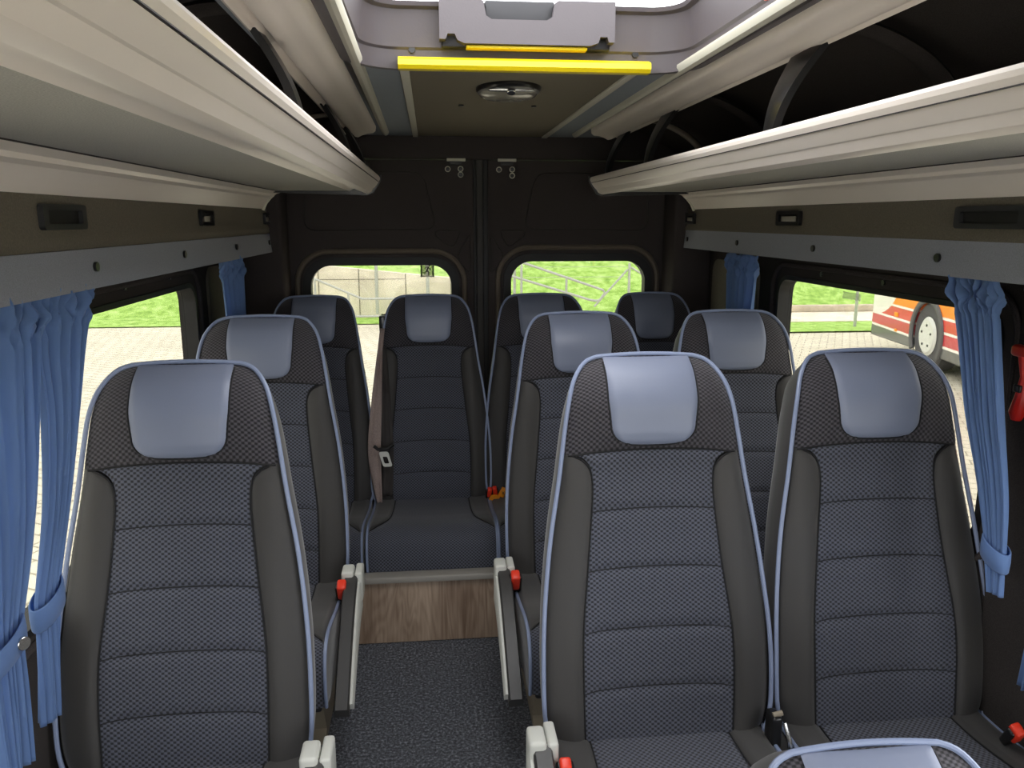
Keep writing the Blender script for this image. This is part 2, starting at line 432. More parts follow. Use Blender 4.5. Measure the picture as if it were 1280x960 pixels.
# cushion path in local (y,z); front of seat at y=-.62
CP = [(-.135, .338), (-.20, .335), (-.28, .338), (-.38, .352), (-.47, .370), (-.54, .379), (-.585, .372), (-.612, .350), (-.625, .315), (-.628, .27), (-.622, .228)]
def path_pt(t):
    n = len(CP)-1; i = min(n-1, int(t*n)); u = t*n-i
    tabY = [(k/n, p[0]) for k, p in enumerate(CP)]; tabZ = [(k/n, p[1]) for k, p in enumerate(CP)]
    return smoothint(tabY, t), smoothint(tabZ, t)
def cushion_parts(root, fabric='mesh'):
    HW = .232
    def nrm(t):
        y0, z0 = path_pt(max(0, t-.01)); y1, z1 = path_pt(min(1, t+.01)); d = Vector((y1-y0, z1-z0)).normalized()
        return Vector((-d.y, d.x))*-1   # outwards (up / forward)
    def P(x, t, lift):
        y, z = path_pt(t); n = nrm(t); return (x, y+n.x*lift, z+n.y*lift)
    # shell
    prof = [path_pt(k/40) for k in range(41)]+[(-.60, .215), (-.40, .20), (-.20, .20), (-.125, .22)]
    mb = MB(); rings = []
    cy, cz = -.38, .29
    for x, sc_ in ((-HW-.003, .93), (-HW, .975), (-HW+.006, .99), (HW-.006, .99), (HW, .975), (HW+.003, .93)):
        rings.append([(x, cy+(y-cy)*sc_, cz+(z-cz)*sc_) for y, z in prof])
    mb.loft(rings); mb.build('seat_cushion', M['stretch'], root)
    def q(t):
        return smoothint([(0, .150), (.2, .153), (.38, .16), (.46, .175), (.54, .205), (.6, HW-.004), (1, HW-.004)], t)
    # top mesh
    mb = MB(); rows = []
    for i in range(61):
        t = i/60; b = min(q(t), HW-.004); r = []
        for j in range(25):
            x = b*(-1+2*j/24); ed = min(1, (b-abs(x))/.02)
            hol = .012*math.exp(-((t-.3)/.22)**2)*(1-(x/.16)**2 if abs(x) < .16 else 0)
            r.append(P(x, t, .006+.004*(1-(1-ed)**2)-hol*.6))
        rows.append(r)
    mb.grid(rows); mb.build('seat_panel', M[fabric], root, smooth=80)
    for sgn in (-1, 1):
        mb = MB(); rows = []
        for i in range(40):
            t = .60*i/39; b = min(q(t), HW-.005); r = []
            for j in range(9):
                u = j/8; x = b+(HW-.003-b)*u; k = min(1, min(u, 1-u)*(HW-b)/.012)
                r.append(P(sgn*x, t, .004+.010*(1-(1-k)**2)))
            rows.append(r)
        mb.grid(rows); mb.build('seat_bolster', M['stretch'], root, smooth=80)
        mb = MB(); mb.tube([P(sgn*(HW+.001), k/50, .006) for k in range(2, 51)], .0047, 8); mb.build('cushion_piping', M['piping'], root)
        mb = MB(); mb.tube([P(sgn*(min(q(k/50), HW-.006)), k/50, .0085) for k in range(0, 30)], .0016, 6); mb.build('cushion_seam', M['thread'], root)

def base_parts(root, floor_z=0.0):
    mb = MB(); mb.box(-.21, .21, -.56, -.14, .165, .205, .008); mb.build('seat_frame', M['frame'], root)
    for sx in (-.17, .17):
        mb = MB()
        prof = [(-.50, .17), (-.16, .17), (-.20, .02), (-.14, .0), (-.46, .0), (-.43, .03)]
        mb.prism(prof, lambda u, v, t: (t, u, v+floor_z if v < .1 else v), sx-.03, sx+.03)
        mb.build('leg', M['steel'], root)
def armrest_parts(root, sgn):
    X = sgn*.268
    # pivot housing + arm swung down beside the cushion
    mb = MB(); mb.box(X-.027, X+.008, -.295, -.235, .33, .432, .008); mb.box(X+.010, X+.032, -.290, -.215, .335, .425, .006)
    h = mb.build('armrest_housing', M['plgrey'], root)
    pts = [(-.275, .405), (-.36, .375), (-.45, .325), (-.54, .265), (-.625, .200)]
    def arm(xa, xb, th0, th1, up, name, m, tm=1.0):
        mb = MB(); rings = []
        for i in range(17):
            t = i/16*tm; y = smoothint([(k/4, p[0]) for k, p in enumerate(pts)], t); z = smoothint([(k/4, p[1]) for k, p in enumerate(pts)], t)
            th = th0+(th1-th0)*t; zz = z+up
            rings.append([(xa, y, zz), (xa+.004, y-.003, zz+.006), (xb-.004, y-.003, zz+.006), (xb, y, zz), (xb, y+.01, zz-th), (xa, y+.01, zz-th)])
        mb.loft(rings); mb.build(name, m, root)
    a, b = X-.019, X+.019
    arm(a, b, .022, .022, .010, 'armrest_pad', M['pldark'])
    o = -sgn*.016
    arm(a+.004-o*0+(-sgn)*(-.0)+sgn*.014, b-.004+sgn*.014, .085, .012, -.008, 'armrest_arm', M['plgrey'], .93)

def make_seat(armside=None, base=True, rear=False):
    r = empty('coach_seat')
    fab = 'mesh'
    backrest_parts(r, fabric=fab, side='meshdark'); cushion_parts(r, fab)
    if base: base_parts(r)
    if armside: armrest_parts(r, armside)
    return r

G = 'coach seats with blue grey headrest pads'
SL = make_seat(+1)                 # single seats, armrest on the aisle side (+x)
SC = make_seat(-1)                 # aisle seats of the pairs
SN = make_seat(None)
SR = make_seat(None, base=False)
spots = [
    (SL, -.727, 1.62, 0, 'nearest single grey seat beside the left blue curtains, blue grey headrest pad', 1),
    (SL, -.735, 2.42, 0, 'single grey seat directly behind the nearest left seat, armrest at the aisle', 1),
    (SC, .245, 1.62, 0, 'nearest aisle seat right of the gangway, in front of the pair by the right window', 1),
    (SC, .244, 2.42, 0, 'middle aisle seat right of the gangway, armrest hanging beside the carpet', 1),
    (SN, .752, 1.62, 0, 'nearest window seat at the right, its top in front of the outside bus', 1),
    (SN, .745, 2.42, 0, 'middle window seat at the right, half hidden behind the two nearest right seats', 1),
    (SR, -.680, 3.15, -.008, 'back row seat in the left corner, mostly hidden behind the single seats', .89),
    (SR, -.233, 3.15, -.008, 'back row seat facing straight down the aisle, above the wooden step', .955),
    (SR, .222, 3.15, -.008, 'back row seat below the right rear window, just right of the door gap', .97),
    (SR, .685, 3.15, -.008, 'back row seat in the dark right corner, only headrest visible', .87),
    (SN, .372, .875, -.432, 'foremost low seat at the lower right edge, only its headrest top visible', 1),
]
used = set()
for proto, x, y, z, lab, sx in spots:
    if id(proto) in used: o = copy_tree(proto)
    else: o = proto; used.add(id(proto))
    o.location = (x, y, z); o.scale = (sx, 1, 1)
    tag(o, lab, 'seat', G)

# buckles ----------------------------------------------------------
def buckle(loc, rot, label, body='black', btn='red', group='seat belt buckles'):
    r = thing('seat_belt_buckle', label, 'buckle', loc, 0, group); r.rotation_euler = rot
    mb = MB(); mb.box(-.013, .013, -.008, .008, -.055, .0, .004); mb.build('housing', M[body], r)
    mb = MB(); mb.box(-.0085, .0085, -.013, .0095, -.030, .008, .004); mb.build('release_button', M[btn], r)
    mb = MB(); mb.box(-.006, .006, -.002, .002, -.11, -.05, .001); mb.build('stalk', M['black'], r)
    return r
for loc, rot, lab, s in [((-.490, 2.10, .405), (.5, 0, 0), 'red buttoned black buckle by the armrest of the second left seat', 1.5),
        ((.006, 2.10, .410), (.5, 0, 0), 'red buttoned black buckle by the armrest of the middle aisle seat', 1.5),
        ((.018, 1.31, .392), (.5, .0, 0), 'red buttoned buckle at the lower left edge of the nearest aisle seat', 1.35),
        ((.935, 1.292, .415), (.6, -.3, 0), 'red buttoned buckle on a thin stalk beside the right wall', 1.2)]:
    b = buckle(loc, rot, lab); b.scale = (s*1.0, s, s)
buckle((-.005, 2.955, .372), (.3, .1, 0), 'left red buckle button of the clipped cluster between the back seats')
b = buckle((.015, 2.96, .374), (.3, -.1, 0), 'right red buckle button of the clipped cluster between the back seats')
r = thing('buckle_cover', 'bright orange clip around the two buckles between the back seats', 'clip', (.012, 2.955, .35))
mb = MB()
mb.poly([(-.022, -.012), (.010, -.020), (.024, .0), (.003, .006), (-.014, .004)], [], lambda u, v, w: (u, -.012-w, v), .012)
mb.build('clip_body', M['orange'], r)
mb = MB(); mb.box(-.012, .012, -.007, .007, -.02, .02, .004, Matrix.Translation((.034, -.008, .012)) @ Matrix.Rotation(.45, 4, 'Y')); f = mb.build('clip_flap', M['orange'], r)
mb = MB()
for a, b in (((.030, .018), (.040, .004)), ((.031, .006), (.040, .018))): mb.tube([(a[0], -.0165, a[1]), (b[0], -.0165, b[1])], .001, 5)
mb.build('flap_mark', M['black'], r)
# recliner hinge between the two nearest right seats
r = thing('recliner_hinge', 'black and silver recliner hinge between the two nearest right seats', 'hinge', (.485, 1.40, .36))
mb = MB(); mb.box(-.016, .006, -.012, .03, -.12, .045, .006); mb.build('hinge_cover', M['black'], r)
mb = MB(); mb.tube([(.012, -.005, .03), (.018, -.02, .0), (.022, -.03, -.05), (.020, -.035, -.1)], .005, 8); mb.build('lever', M['chrome'], r)
mb = MB(); mb.tube([(-.012, .0, .046), (.008, .0, .050)], .006, 8); mb.build('release_tab', M['steel'], r)

# seat belt at the back centre seat ---------------------------------
r = thing('seat_belt', 'grey beige seat belt hanging left of the back row aisle seat', 'seat belt')
mb = MB(); mb.tube([(-.42, 3.16, 1.043), (-.375, 3.16, 1.043)], .009, 8); mb.box(-.428, -.404, 3.125, 3.165, .985, 1.048, .005); mb.build('belt_guide', M['black'], r)
def strap(pts, w, name, m, tw=0):
    mb = MB(); rows = []
    n = 30; tx = [(k/(len(pts)-1), p[0]) for k, p in enumerate(pts)]; ty = [(k/(len(pts)-1), p[1]) for k, p in enumerate(pts)]; tz = [(k/(len(pts)-1), p[2]) for k, p in enumerate(pts)]
    tw_ = [(k/(len(pts)-1), p[3]) for k, p in enumerate(pts)]
    for i in range(n+1):
        t = i/n; x, y, z, w_ = smoothint(tx, t), smoothint(ty, t), smoothint(tz, t), smoothint(tw_, t)
        rows.append([(x+w_*(j/6-.5), y-.006*math.sin(j/6*PI*3+t*6)*min(1, t*4), z) for j in range(7)])
    mb.grid(rows); return mb.build(name, m, r, smooth=80, solid=.0016)
M['belt'] = mat('beige grey webbing', (148, 132, 126), .8, noise=(200, .1))
M['beltdark'] = mat('dark webbing', (52, 48, 46), .8)
strap([(-.415, 3.12, 1.0, .018), (-.425, 3.06, .9, .022), (-.440, 3.0, .72, .040), (-.452, 2.97, .55, .050), (-.446, 2.95, .42, .038), (-.436, 2.94, .33, .02)], .04, 'belt_webbing', M['belt'])
strap([(-.408, 3.09, .93, .012), (-.405, 3.02, .75, .035), (-.400, 2.965, .55, .045), (-.408, 2.95, .36, .045)], .04, 'lap_webbing', M['beltdark'])
mb = MB(); mb.tube([(-.45, 2.93, .572), (-.435, 2.925, .560), (-.395, 2.925, .562), (-.375, 2.93, .578)], .007, 8); mb.box(-.43, -.39, 2.92, 2.935, .545, .565, .004); mb.build('tongue_grip', M['black'], r)
mb = MB()
mb.poly(rrect(-.018, .018, -.03, .03, .008, 4), [rrect(-.009, .009, -.018, .010, .004, 3)], lambda u, v, w: (-.407+u-v*.25, 2.922-w, .522+v), .004)
mb.build('tongue_plate', M['plgrey'], r)

# ================================================================= CURTAINS
def curtain(side, label, prof, folds, tie_z=None, seed=0, button=False, tail=True, xo=.0):
    """prof rows (z, y0, y1); side -1 left wall, +1 right wall"""
    rnd = random.Random(seed)
    X = side*(.872+xo)
    r = thing('curtain', label, 'curtain', (0, 0, 0), 0, 'blue window curtains')
    ph = [rnd.uniform(0, 6.28) for _ in range(6)]
    mb = MB(); rows = []
    z0 = prof[0][0]; z1 = prof[-1][0]; n = 90
    t0 = [(-p[0], p[1]) for p in prof]; t1 = [(-p[0], p[2]) for p in prof]
    for i in range(n+1):
        z = z0+(z1-z0)*i/n; a = smoothint(t0, -z); b = smoothint(t1, -z); r_ = []
        wid = abs(b-a); amp = .011
        if tie_z: amp = .006+.006*min(1, abs(z-tie_z)/.25)
        ruf = math.exp(-((z-(z0-.012))/.018)**2)
        m = folds*14
        for j in range(m+1):
            u = j/m
            uu = u+.018*math.sin(2*PI*u*3+ph[0]+z*3)+.010*math.sin(2*PI*u*7+ph[3]-z*5)
            f = math.sin(2*PI*folds*uu+ph[1]*.2)
            f = math.copysign(abs(f)**.7, f)
            f2 = .35*math.sin(2*PI*(folds*1.7)*uu+ph[2]+z*4)
            x = X-side*(amp*(f+f2)*(.75+.35*math.sin(5*u+ph[4])))
            y = a+(b-a)*u+.004*math.cos(2*PI*folds*uu)
            zz = z
            # gathered heading: crumpled frill above the stitched line
            hd = max(0, 1-(z0-z)/.075)
            if hd > 0:
                zz += .004*math.sin(2*PI*folds*1.3*u+ph[5])*hd
                x += -side*(.009*math.sin(2*PI*folds*.8*u+z*70+ph[2])+.004*math.sin(2*PI*folds*2.3*u-z*130))*math.sin(min(1, hd)*PI)
                y += .006*math.sin(z*80+ph[1]+u*9)*math.sin(min(1, hd)*PI)
            r_.append((x, y, zz))
        rows.append(r_)
    mb.grid(rows); mb.build('curtain_cloth', M['curtain'], r, smooth=80, solid=.0015)
    if tie_z:
        a = smoothint(t0, -tie_z)-.006; b = smoothint(t1, -tie_z)+.006; c = (a+b)/2; h = (b-a)/2
        mb = MB(); rows = []
        N = 28
        for zz, k in ((-.020, 0), (-.018, 1), (0, 1.4), (.018, 1), (.020, 0)):
            rows.append([(X+math.cos(2*PI*j/N)*(.017+.002*k), c+math.sin(2*PI*j/N)*(h+.002*k), tie_z+zz+.012*math.sin(2*PI*j/N)) for j in range(N)])
        mb.grid(rows, closeu=True); tb = mb.build('tieback', M['curtain'], r, smooth=80, solid=.002)
        if button:
            mb = MB(); mb.cyl((X-side*.0215, c+h*.15, tie_z), (-side, -.5, 0), .0105, .006, 20); mb.build('snap_button', M['chrome'], tb)
    return r
ZC = 1.300
curtain(-1, 'big blue curtain at the far left edge, tied with a silver snap button', [(ZC, 1.05, 1.375), (1.2, 1.08, 1.345), (1.1, 1.09, 1.32), (.95, 1.10, 1.275), (.8, 1.105, 1.195), (.79, 1.105, 1.195), (.70, 1.10, 1.185), (.585, 1.095, 1.165)], 8, .79, 1, True)
curtain(-1, 'blue curtain between the left edge curtain and the nearest left seat', [(ZC, 1.37, 1.60), (1.2, 1.35, 1.535), (1.1, 1.352, 1.485), (.95, 1.320, 1.41), (.80, 1.25, 1.325), (.79, 1.25, 1.325), (.70, 1.24, 1.295), (.60, 1.225, 1.27)], 7, .79, 2)
curtain(1, 'blue curtain right of the outside bus, tied low beside the right seat', [(ZC+.005, 1.42, 1.56), (1.2, 1.40, 1.51), (1.05, 1.365, 1.46), (.90, 1.325, 1.40), (.785, 1.31, 1.36), (.775, 1.31, 1.36), (.70, 1.305, 1.335)], 8, .78, 3)
curtain(1, 'blue curtain cut by the right edge beside the red hammer', [(ZC+.005, 1.05, 1.352), (1.2, 1.05, 1.318), (1.05, 1.05, 1.285), (.90, 1.10, 1.215), (.80, 1.08, 1.18), (.78, 1.08, 1.18), (.70, 1.08, 1.22), (.555, 1.09, 1.235)], 8, .79, 4)
curtain(-1, 'small blue curtain at the far rear end of the left wall', [(ZC, 2.55, 2.83), (1.15, 2.57, 2.81), (.9, 2.60, 2.79), (.62, 2.60, 2.78)], 7, None, 5)
curtain(1, 'small blue curtain at the far rear end of the right wall', [(ZC, 2.55, 2.83), (1.15, 2.57, 2.81), (.9, 2.60, 2.79), (.62, 2.60, 2.78)], 7, None, 6)

# ================================================================= VAN SHELL
YF, YR = -1.9, 3.52            # front bulkhead line (windscreen), rear doors
ZS = -.40
def wall(side, name, wins):
    X = side*.99
    mb = MB()
    mb.poly([(YF, ZS), (YR, ZS), (YR, 1.50), (YF, 1.50)], [rrect(a, b, c, d, .07) for a, b, c, d in wins], lambda u, v, w: (X+side*w, u, v), .05)
    # curved upper side and roof shell
    prof = [(.99, 1.50), (.972, 1.56), (.93, 1.63), (.85, 1.72), (.74, 1.78), (.64, 1.825), (.50, 1.85), (.38, 1.855)]
    o = [(1.04, 1.50), (1.02, 1.58), (.97, 1.66), (.87, 1.75), (.76, 1.82), (.65, 1.865), (.50, 1.89), (.38, 1.895)]
    P = prof+o[::-1]
    mb.prism(P, lambda u, v, t: (side*u, t, v), YF, YR)
    return struct(name, mb, M['felt'], smooth=30)
LW = [(.52, 2.654, .656, 1.222), (-.9, .38, .64, 1.222)]
RW = [(1.535, 2.637, .691, 1.234), (.1, 1.16, .66, 1.235), (-.95, -.02, .66, 1.235)]
wl = wall(-1, 'wall_left', LW); wr = wall(1, 'wall_right', RW)
wn = 1
for side, W in ((-1, LW), (1, RW)):
    for a, b, c, d in W:
        X = side*.99
        mb = MB(); mb.poly(rrect(a-.002, b+.002, c-.002, d+.002, .07), [rrect(a+.012, b-.012, c+.012, d-.012, .06)], lambda u, v, w: (X-side*.008+side*w, u, v), .05)
        o = struct('window_%d' % wn, mb, M['rubber']); wn += 1
        mb = MB(); mb.poly(rrect(a+.004, b-.004, c+.004, d-.004, .065), [], lambda u, v, w: (X+side*.03+side*w, u, v), .004)
        mb.build('pane', M['tint'] if b > 1.2 else M['clear'], o, smooth=0)
# inner framing around the rear windows of each side (raised lip)
for side, (a, b, c, d) in ((-1, LW[0]), (1, RW[0])):
    X = side*.985
    mb = MB(); mb.tube([(X, u, v) for u, v in rrect(a-.045, b+.045, c-.03, d+.038, .09)], .008, 8, closed=True)
    mb.build('window_surround', M['door'], None); bpy.context.scene.collection.objects[-1]
for o in [o for o in COL.objects if o.name.startswith('window_surround')]:
    o.parent = wl if o.data.vertices[0].co.x < 0 else wr
# rear header and doors
mb = MB(); mb.box(-1.04, 1.04, 3.49, 3.56, 1.675, 1.90, .01)
mb.poly([(-1.04, ZS), (-.83, ZS), (-.83, 1.68), (-1.04, 1.68)], [], lambda u, v, w: (u, 3.50+w, v), .06)
mb.poly([(.83, ZS), (1.04, ZS), (1.04, 1.68), (.83, 1.68)], [], lambda u, v, w: (u, 3.50+w, v), .06)
struct('wall_rear', mb, M['door'])
def rear_door(side, name, win):
    a, b, c, d = win
    mb = MB()
    x0, x1 = (-.825, -.014) if side < 0 else (.014, .825)
    mb.poly([(x0, ZS), (x1, ZS), (x1, 1.672), (x0, 1.672)], [rrect(a, b, c, d, .095, 10)], lambda u, v, w: (u, 3.50+w, v), .05)
    o = struct(name, mb, M['door'])
    mb = MB()
    mb.tube([(u, 3.498, v) for u, v in rrect(a-.052, b+.052, c-.05, d+.055, .14, 10)], .012, 8, closed=True); mb.build('pressed_rim', M['doorrim'], o)
    mb = MB(); mb.poly(rrect(a-.028, b+.028, c-.028, d+.028, .115, 10), [rrect(a+.006, b-.006, c+.006, d-.006, .09, 10)], lambda u, v, w: (u, 3.488+w, v), .05); mb.build('window_seal', M['rubber'], o)
    mb = MB(); mb.poly(rrect(a, b, c, d, .09, 10), [], lambda u, v, w: (u, 3.53+w, v), .004); mb.build('pane', M['tint'], o, smooth=0)
    # pressed outline shapes in the lining
    mb = MB()
    def pressed(P): mb.tube([(side*x, 3.4985, z) for x, z in P], .0035, 6, closed=True)
    def soft(P, r=.03, n=4):
        out = []; N = len(P)
        for i in range(N):
            p = Vector(P[i]); q = Vector(P[i-1]); s_ = Vector(P[(i+1) % N]); u = (q-p).normalized()*r; v = (s_-p).normalized()*r
            for k in range(n+1):
                t = k/n; out.append(tuple(p+u*(1-t)**2+v*t*t))
        return out
    pressed(soft([(.245, 1.62), (.74, 1.62), (.755, 1.375), (.19, 1.38)], .05))
    pressed(soft([(.045, 1.36), (.045, 1.19), (.09, 1.235), (.10, 1.27)], .015))
    pressed(soft([(.085, 1.375), (.195, 1.375), (.20, 1.355), (.135, 1.305), (.115, 1.31)], .014))
    mb.build('pressed_outline', M['trimline'], o)
    return o
dl = rear_door(-1, 'door_1', (-.744, -.124, .52, 1.232)); dr = rear_door(1, 'door_2', (.129, .748, .52, 1.246))
mb = MB(); mb.box(-.017, .012, 3.484, 3.52, ZS, 1.674, .004); struct('trim_1', mb, mat('door gap seal', (58, 56, 54), .7))
mb = MB(); mb.box(-.030, -.0175, 3.492, 3.53, ZS, 1.674, .002); mb.box(.0125, .034, 3.492, 3.53, ZS, 1.674, .002); struct('trim_2', mb, M['rubber'])
for k, (x, w) in enumerate(((-.832, .018), (.86, .022))):
    mb = MB(); mb.box(x-w/2, x+w/2, 3.484, 3.505, .4, 1.43, .004); struct('trim_%d' % (3+k), mb, M['pillar'])
# latch plates and bolts on the doors
for side, cx in ((-1, -.102), (1, .117)):
    r = thing('door_latch', 'cream latch plate atop the %s rear door' % ('left' if side < 0 else 'right'), 'latch', (cx, 3.485, 1.672), 0, 'rear door latch plates')
    mb = MB(); mb.box(-.040, .040, -.006, .006, -.006, .006, .002); mb.build('latch_bar', M['strip'], r)
    mb = MB(); mb.box(-.026, .026, -.002, .008, -.020, -.005, .002); mb.build('latch_hook', M['frame'], r)
    pts = ((-.138, 1.634), (-.083, 1.635), (-.083, 1.611)) if side < 0 else ((.083, 1.633), (.140, 1.634), (.140, 1.608))
    for (x, z), w in zip(pts, ('outer upper', 'inner upper', 'lower')):
        rr = thing('washer_bolt', '%s ringed bolt on the %s rear door under the latch' % ({'outer upper': 'left upper', 'inner upper': 'right upper', 'lower': 'lower'}[w], 'left' if side < 0 else 'right'), 'bolt', (x, 3.495, z), 0, 'ringed bolts under the door latches')
        mb = MB(); mb.tube([(.0105*math.cos(t*PI/10), -.002, .0105*math.sin(t*PI/10)) for t in range(20)], .0022, 6, closed=True); mb.build('ring', M['strip'], rr)
        mb = MB(); mb.cyl((0, .003, 0), (0, -1, 0), .0065, .007, 12); mb.build('bolt_head', M['black'], rr)
# exit sticker on the left rear pane
r = thing('exit_sticker', 'small exit sticker with running man on the left rear window', 'sticker', (-.235, 3.526, 1.204))
mb = MB(); mb.box(-.030, .030, 0, .0015, -.032, .032); mb.build('sticker_sheet', film_mat('grey sticker film', (150, 138, 118), .55), r, smooth=0)
mb = MB(); mb.box(-.030, -.022, -.001, .0005, -.032, .032); mb.box(.022, .030, -.001, .0005, -.032, .032)
mb.build('green_border', film_mat('green print', (60, 88, 44), .25), r, smooth=0)
mb = MB(); f = lambda x, z: (x, -.001, z)
mb.cyl((.010, 0, .020), (0, -1, 0), .0045, .0015, 12)
for pts, w in (([(.006, .013), (-.002, -.004)], .0032), ([(.006, .012), (-.006, .011), (-.012, .004)], .0018), ([(.006, .010), (.012, .002), (.018, .004)], .0018), ([(-.002, -.004), (-.010, -.012), (-.018, -.013)], .0024), ([(-.002, -.004), (.007, -.011), (.006, -.026)], .0024)):
    mb.tube([f(*p) for p in pts], w, 6)
mb.build('running_figure', mat('dark print', (44, 46, 32), .6), r)
# pale sticker on right window top
tag(MB_o := (lambda m: (m.box(1.012, 1.0135, 2.15, 2.25, 1.190, 1.210), m.build('window_label', film_mat('pale film', (220, 225, 210), .7), None, smooth=0))[1])(MB()), 'pale rectangular label at the top edge of the right side window', 'sticker')

# floor (raised platform + lower front floor) and ceiling
mb = MB(); mb.box(-1.03, 1.03, .93, 3.52, -.05, 0); mb.box(-1.03, 1.03, YF, .93, ZS-.02, ZS+.015); mb.box(-1.03, 1.03, .90, .93, ZS, -.001)
struct('floor', mb, M['carpet'], smooth=0)
mb = MB(); mb.box(-.985, .985, 2.478, 2.502, .002, .226, .002); mb.box(-.985, .985, 2.502, 3.28, .002, .188, .003); r = thing('wooden_step', 'grey brown wood box under the back row seats at the aisle end', 'box'); mb.build('wood_panel', M['wood'], r)
mb = MB(); mb.box(-.985, .985, 2.462, 2.512, .227, .249, .004); mb.build('edge_ledge', M['plmid'], r)
ZK = 1.77
mb = MB()
HX0, HX1, HY0, HY1 = -.375, .390, .95, 1.925
mb.box(-.285, .285, YF, HY0, ZK, ZK+.03); mb.box(-.285, .285, HY1, YR, ZK, ZK+.03)
ceil = struct('ceiling', mb, M['ceil'], smooth=0)
mb = MB()
for s_, hx in ((-1, HX0), (1, HX1)):
    P = [(s_*.285, YF), (s_*.285, HY0), (hx, HY0), (hx, HY1-.0), (s_*.285, HY1), (s_*.285, YR), (s_*.56, YR), (s_*.56, YF)]
    mb.poly(P, [], lambda u, v, w: (u, v, ZK+w), .03)
mb.build('ceiling_side_panel', M['ceilside'], ceil, smooth=0)
mb = MB()
for x in (-.272, .278):
    mb.box(x-.011, x+.011, HY1, 3.49, ZK-.006, ZK+.002, .002)
mb.build('ceiling_strip', M['strip'], ceil)
# front bulkhead above windscreen and cab surround
mb = MB()
mb.poly([(-1.04, ZS), (1.04, ZS), (1.04, 1.90), (-1.04, 1.90)], [rrect(-.84, .84, .10, 1.62, .12)], lambda u, v, w: (u, YF-w, v), .05)
wf = struct('wall_front', mb, M['felt'])
mb = MB(); mb.poly(rrect(-.835, .835, .105, 1.615, .12), [], lambda u, v, w: (u, YF-.03-w, v), .004)
mb.build('windscreen', M['clear'], wf, smooth=0)

# ceiling rails (mouldings)
for side in (-1, 1):
    r = thing('ceiling_rail', 'long champagne ceiling moulding above the %s luggage rack' % ('left' if side < 0 else 'right'), 'moulding', (0, 0, 0), 0, 'ceiling mouldings')
    def f(u, v, t): return (side*u, t, v)
    mb = MB(); mb.prism([(.352, 1.768), (.357, 1.758), (.365, 1.7545), (.374, 1.758), (.379, 1.763), (.382, 1.774), (.352, 1.774)], lambda u, v, t: (side*(u+.025*(t-1)/2.4), t, v), YF+.1, 3.36); mb.build('edge_bead', M['strip'], r)
    mb = MB(); mb.prism([(.398, 1.765), (.400, 1.752), (.410, 1.744), (.432, 1.742), (.452, 1.735), (.466, 1.728), (.478, 1.730), (.484, 1.742), (.492, 1.745), (.500, 1.736), (.507, 1.745), (.514, 1.737), (.522, 1.742), (.528, 1.80), (.400, 1.80)], lambda u, v, t: (side*(u+.020*(t-1)/2.4), t, v), YF+.1, 3.16); mb.build('rail_body', M['cream'], r, smooth=50)
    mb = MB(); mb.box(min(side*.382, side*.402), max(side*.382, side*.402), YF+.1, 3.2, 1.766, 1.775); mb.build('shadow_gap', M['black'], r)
# luggage racks
for side in (-1, 1):
    nm = 'left' if side < 0 else 'right'
    r = thing('luggage_rack', 'long champagne overhead luggage rack along the %s wall' % nm, 'luggage rack', (0, 0, 0), 0, 'overhead luggage racks')
    def f(u, v, t): return (side*u, t, v)
    Y0, Y1 = YF+.2, 3.10
    mb = MB()
    mb.prism([(.407, 1.583), (.4035, 1.577), (.404, 1.570), (.4085, 1.5620), (.4100, 1.5615), (.4103, 1.5608), (.4095, 1.5602), (.4165, 1.550), (.425, 1.540), (.428, 1.5385), (.438, 1.524), (.448, 1.5185), (.456, 1.5175), (.461, 1.521), (.466, 1.530), (.476, 1.537), (.492, 1.538), (.507, 1.534), (.520, 1.527), (.522, 1.532), (.50, 1.548), (.46, 1.556), (.430, 1.570), (.418, 1.585)], f, Y0, Y1)
    mb.build('rack_lip', M['cream'], r, smooth=22)
    mb = MB(); mb.box(min(side*.4065, side*.411), max(side*.4065, side*.411), Y0, Y1-.002, 1.5605, 1.5617); mb.build('lip_groove', M['trimline'], r)
    mb = MB(); mb.box(min(side*.519, side*.80), max(side*.519, side*.80), Y0, Y1, 1.528, 1.541, .001); mb.build('rack_shelf', M['rackfelt'], r)
    mb = MB(); mb.prism([(.792, 1.526), (.806, 1.521), (.818, 1.517), (.822, 1.509), (.838, 1.503), (.851, 1.490), (.862, 1.475), (.872, 1.463), (.985, 1.463), (.985, 1.53), (.80, 1.535)], f, Y0, 3.22); mb.build('wall_cove', M['cream'], r, smooth=16)
    mb = MB(); mb.box(min(side*.787, side*.7925), max(side*.787, side*.7925), Y0, Y1, 1.5262, 1.530); mb.build('cove_groove', M['trimline'], r)
    mb = MB(); mb.tube([f(u, v, 3.225) for u, v in ((.792, 1.532), (.815, 1.525), (.838, 1.505), (.855, 1.485), (.868, 1.458))], .006, 8); mb.build('cove_end_trim', M['strip'], r)
    mb = MB(); mb.prism([(.400, 1.587), (.402, 1.565), (.430, 1.520), (.456, 1.512), (.80, 1.521), (.80, 1.548), (.52, 1.548), (.42, 1.59)], f, Y1-.001, Y1+.008); mb.build('end_cap', M['black'], r)
    # brackets from ceiling rail down to the rack
    for by in (.55, 1.52, 2.42, 2.98):
        mb = MB(); rings = []
        for k in range(13):
            t = k/12; z = 1.742-(1.742-1.555)*t; x = .515-.060*t-.018*math.sin(PI*t); wy = .060*(1-t)**1.4+.020; y = by+.045*t
            th = .008
            rings.append([(side*(x-th), y-wy*.6, z), (side*(x-th-.004), y, z), (side*(x-th), y+wy, z), (side*(x+th), y+wy, z), (side*(x+th), y-wy*.6, z)])
        mb.loft(rings); mb.build('bracket', M['black'], r)
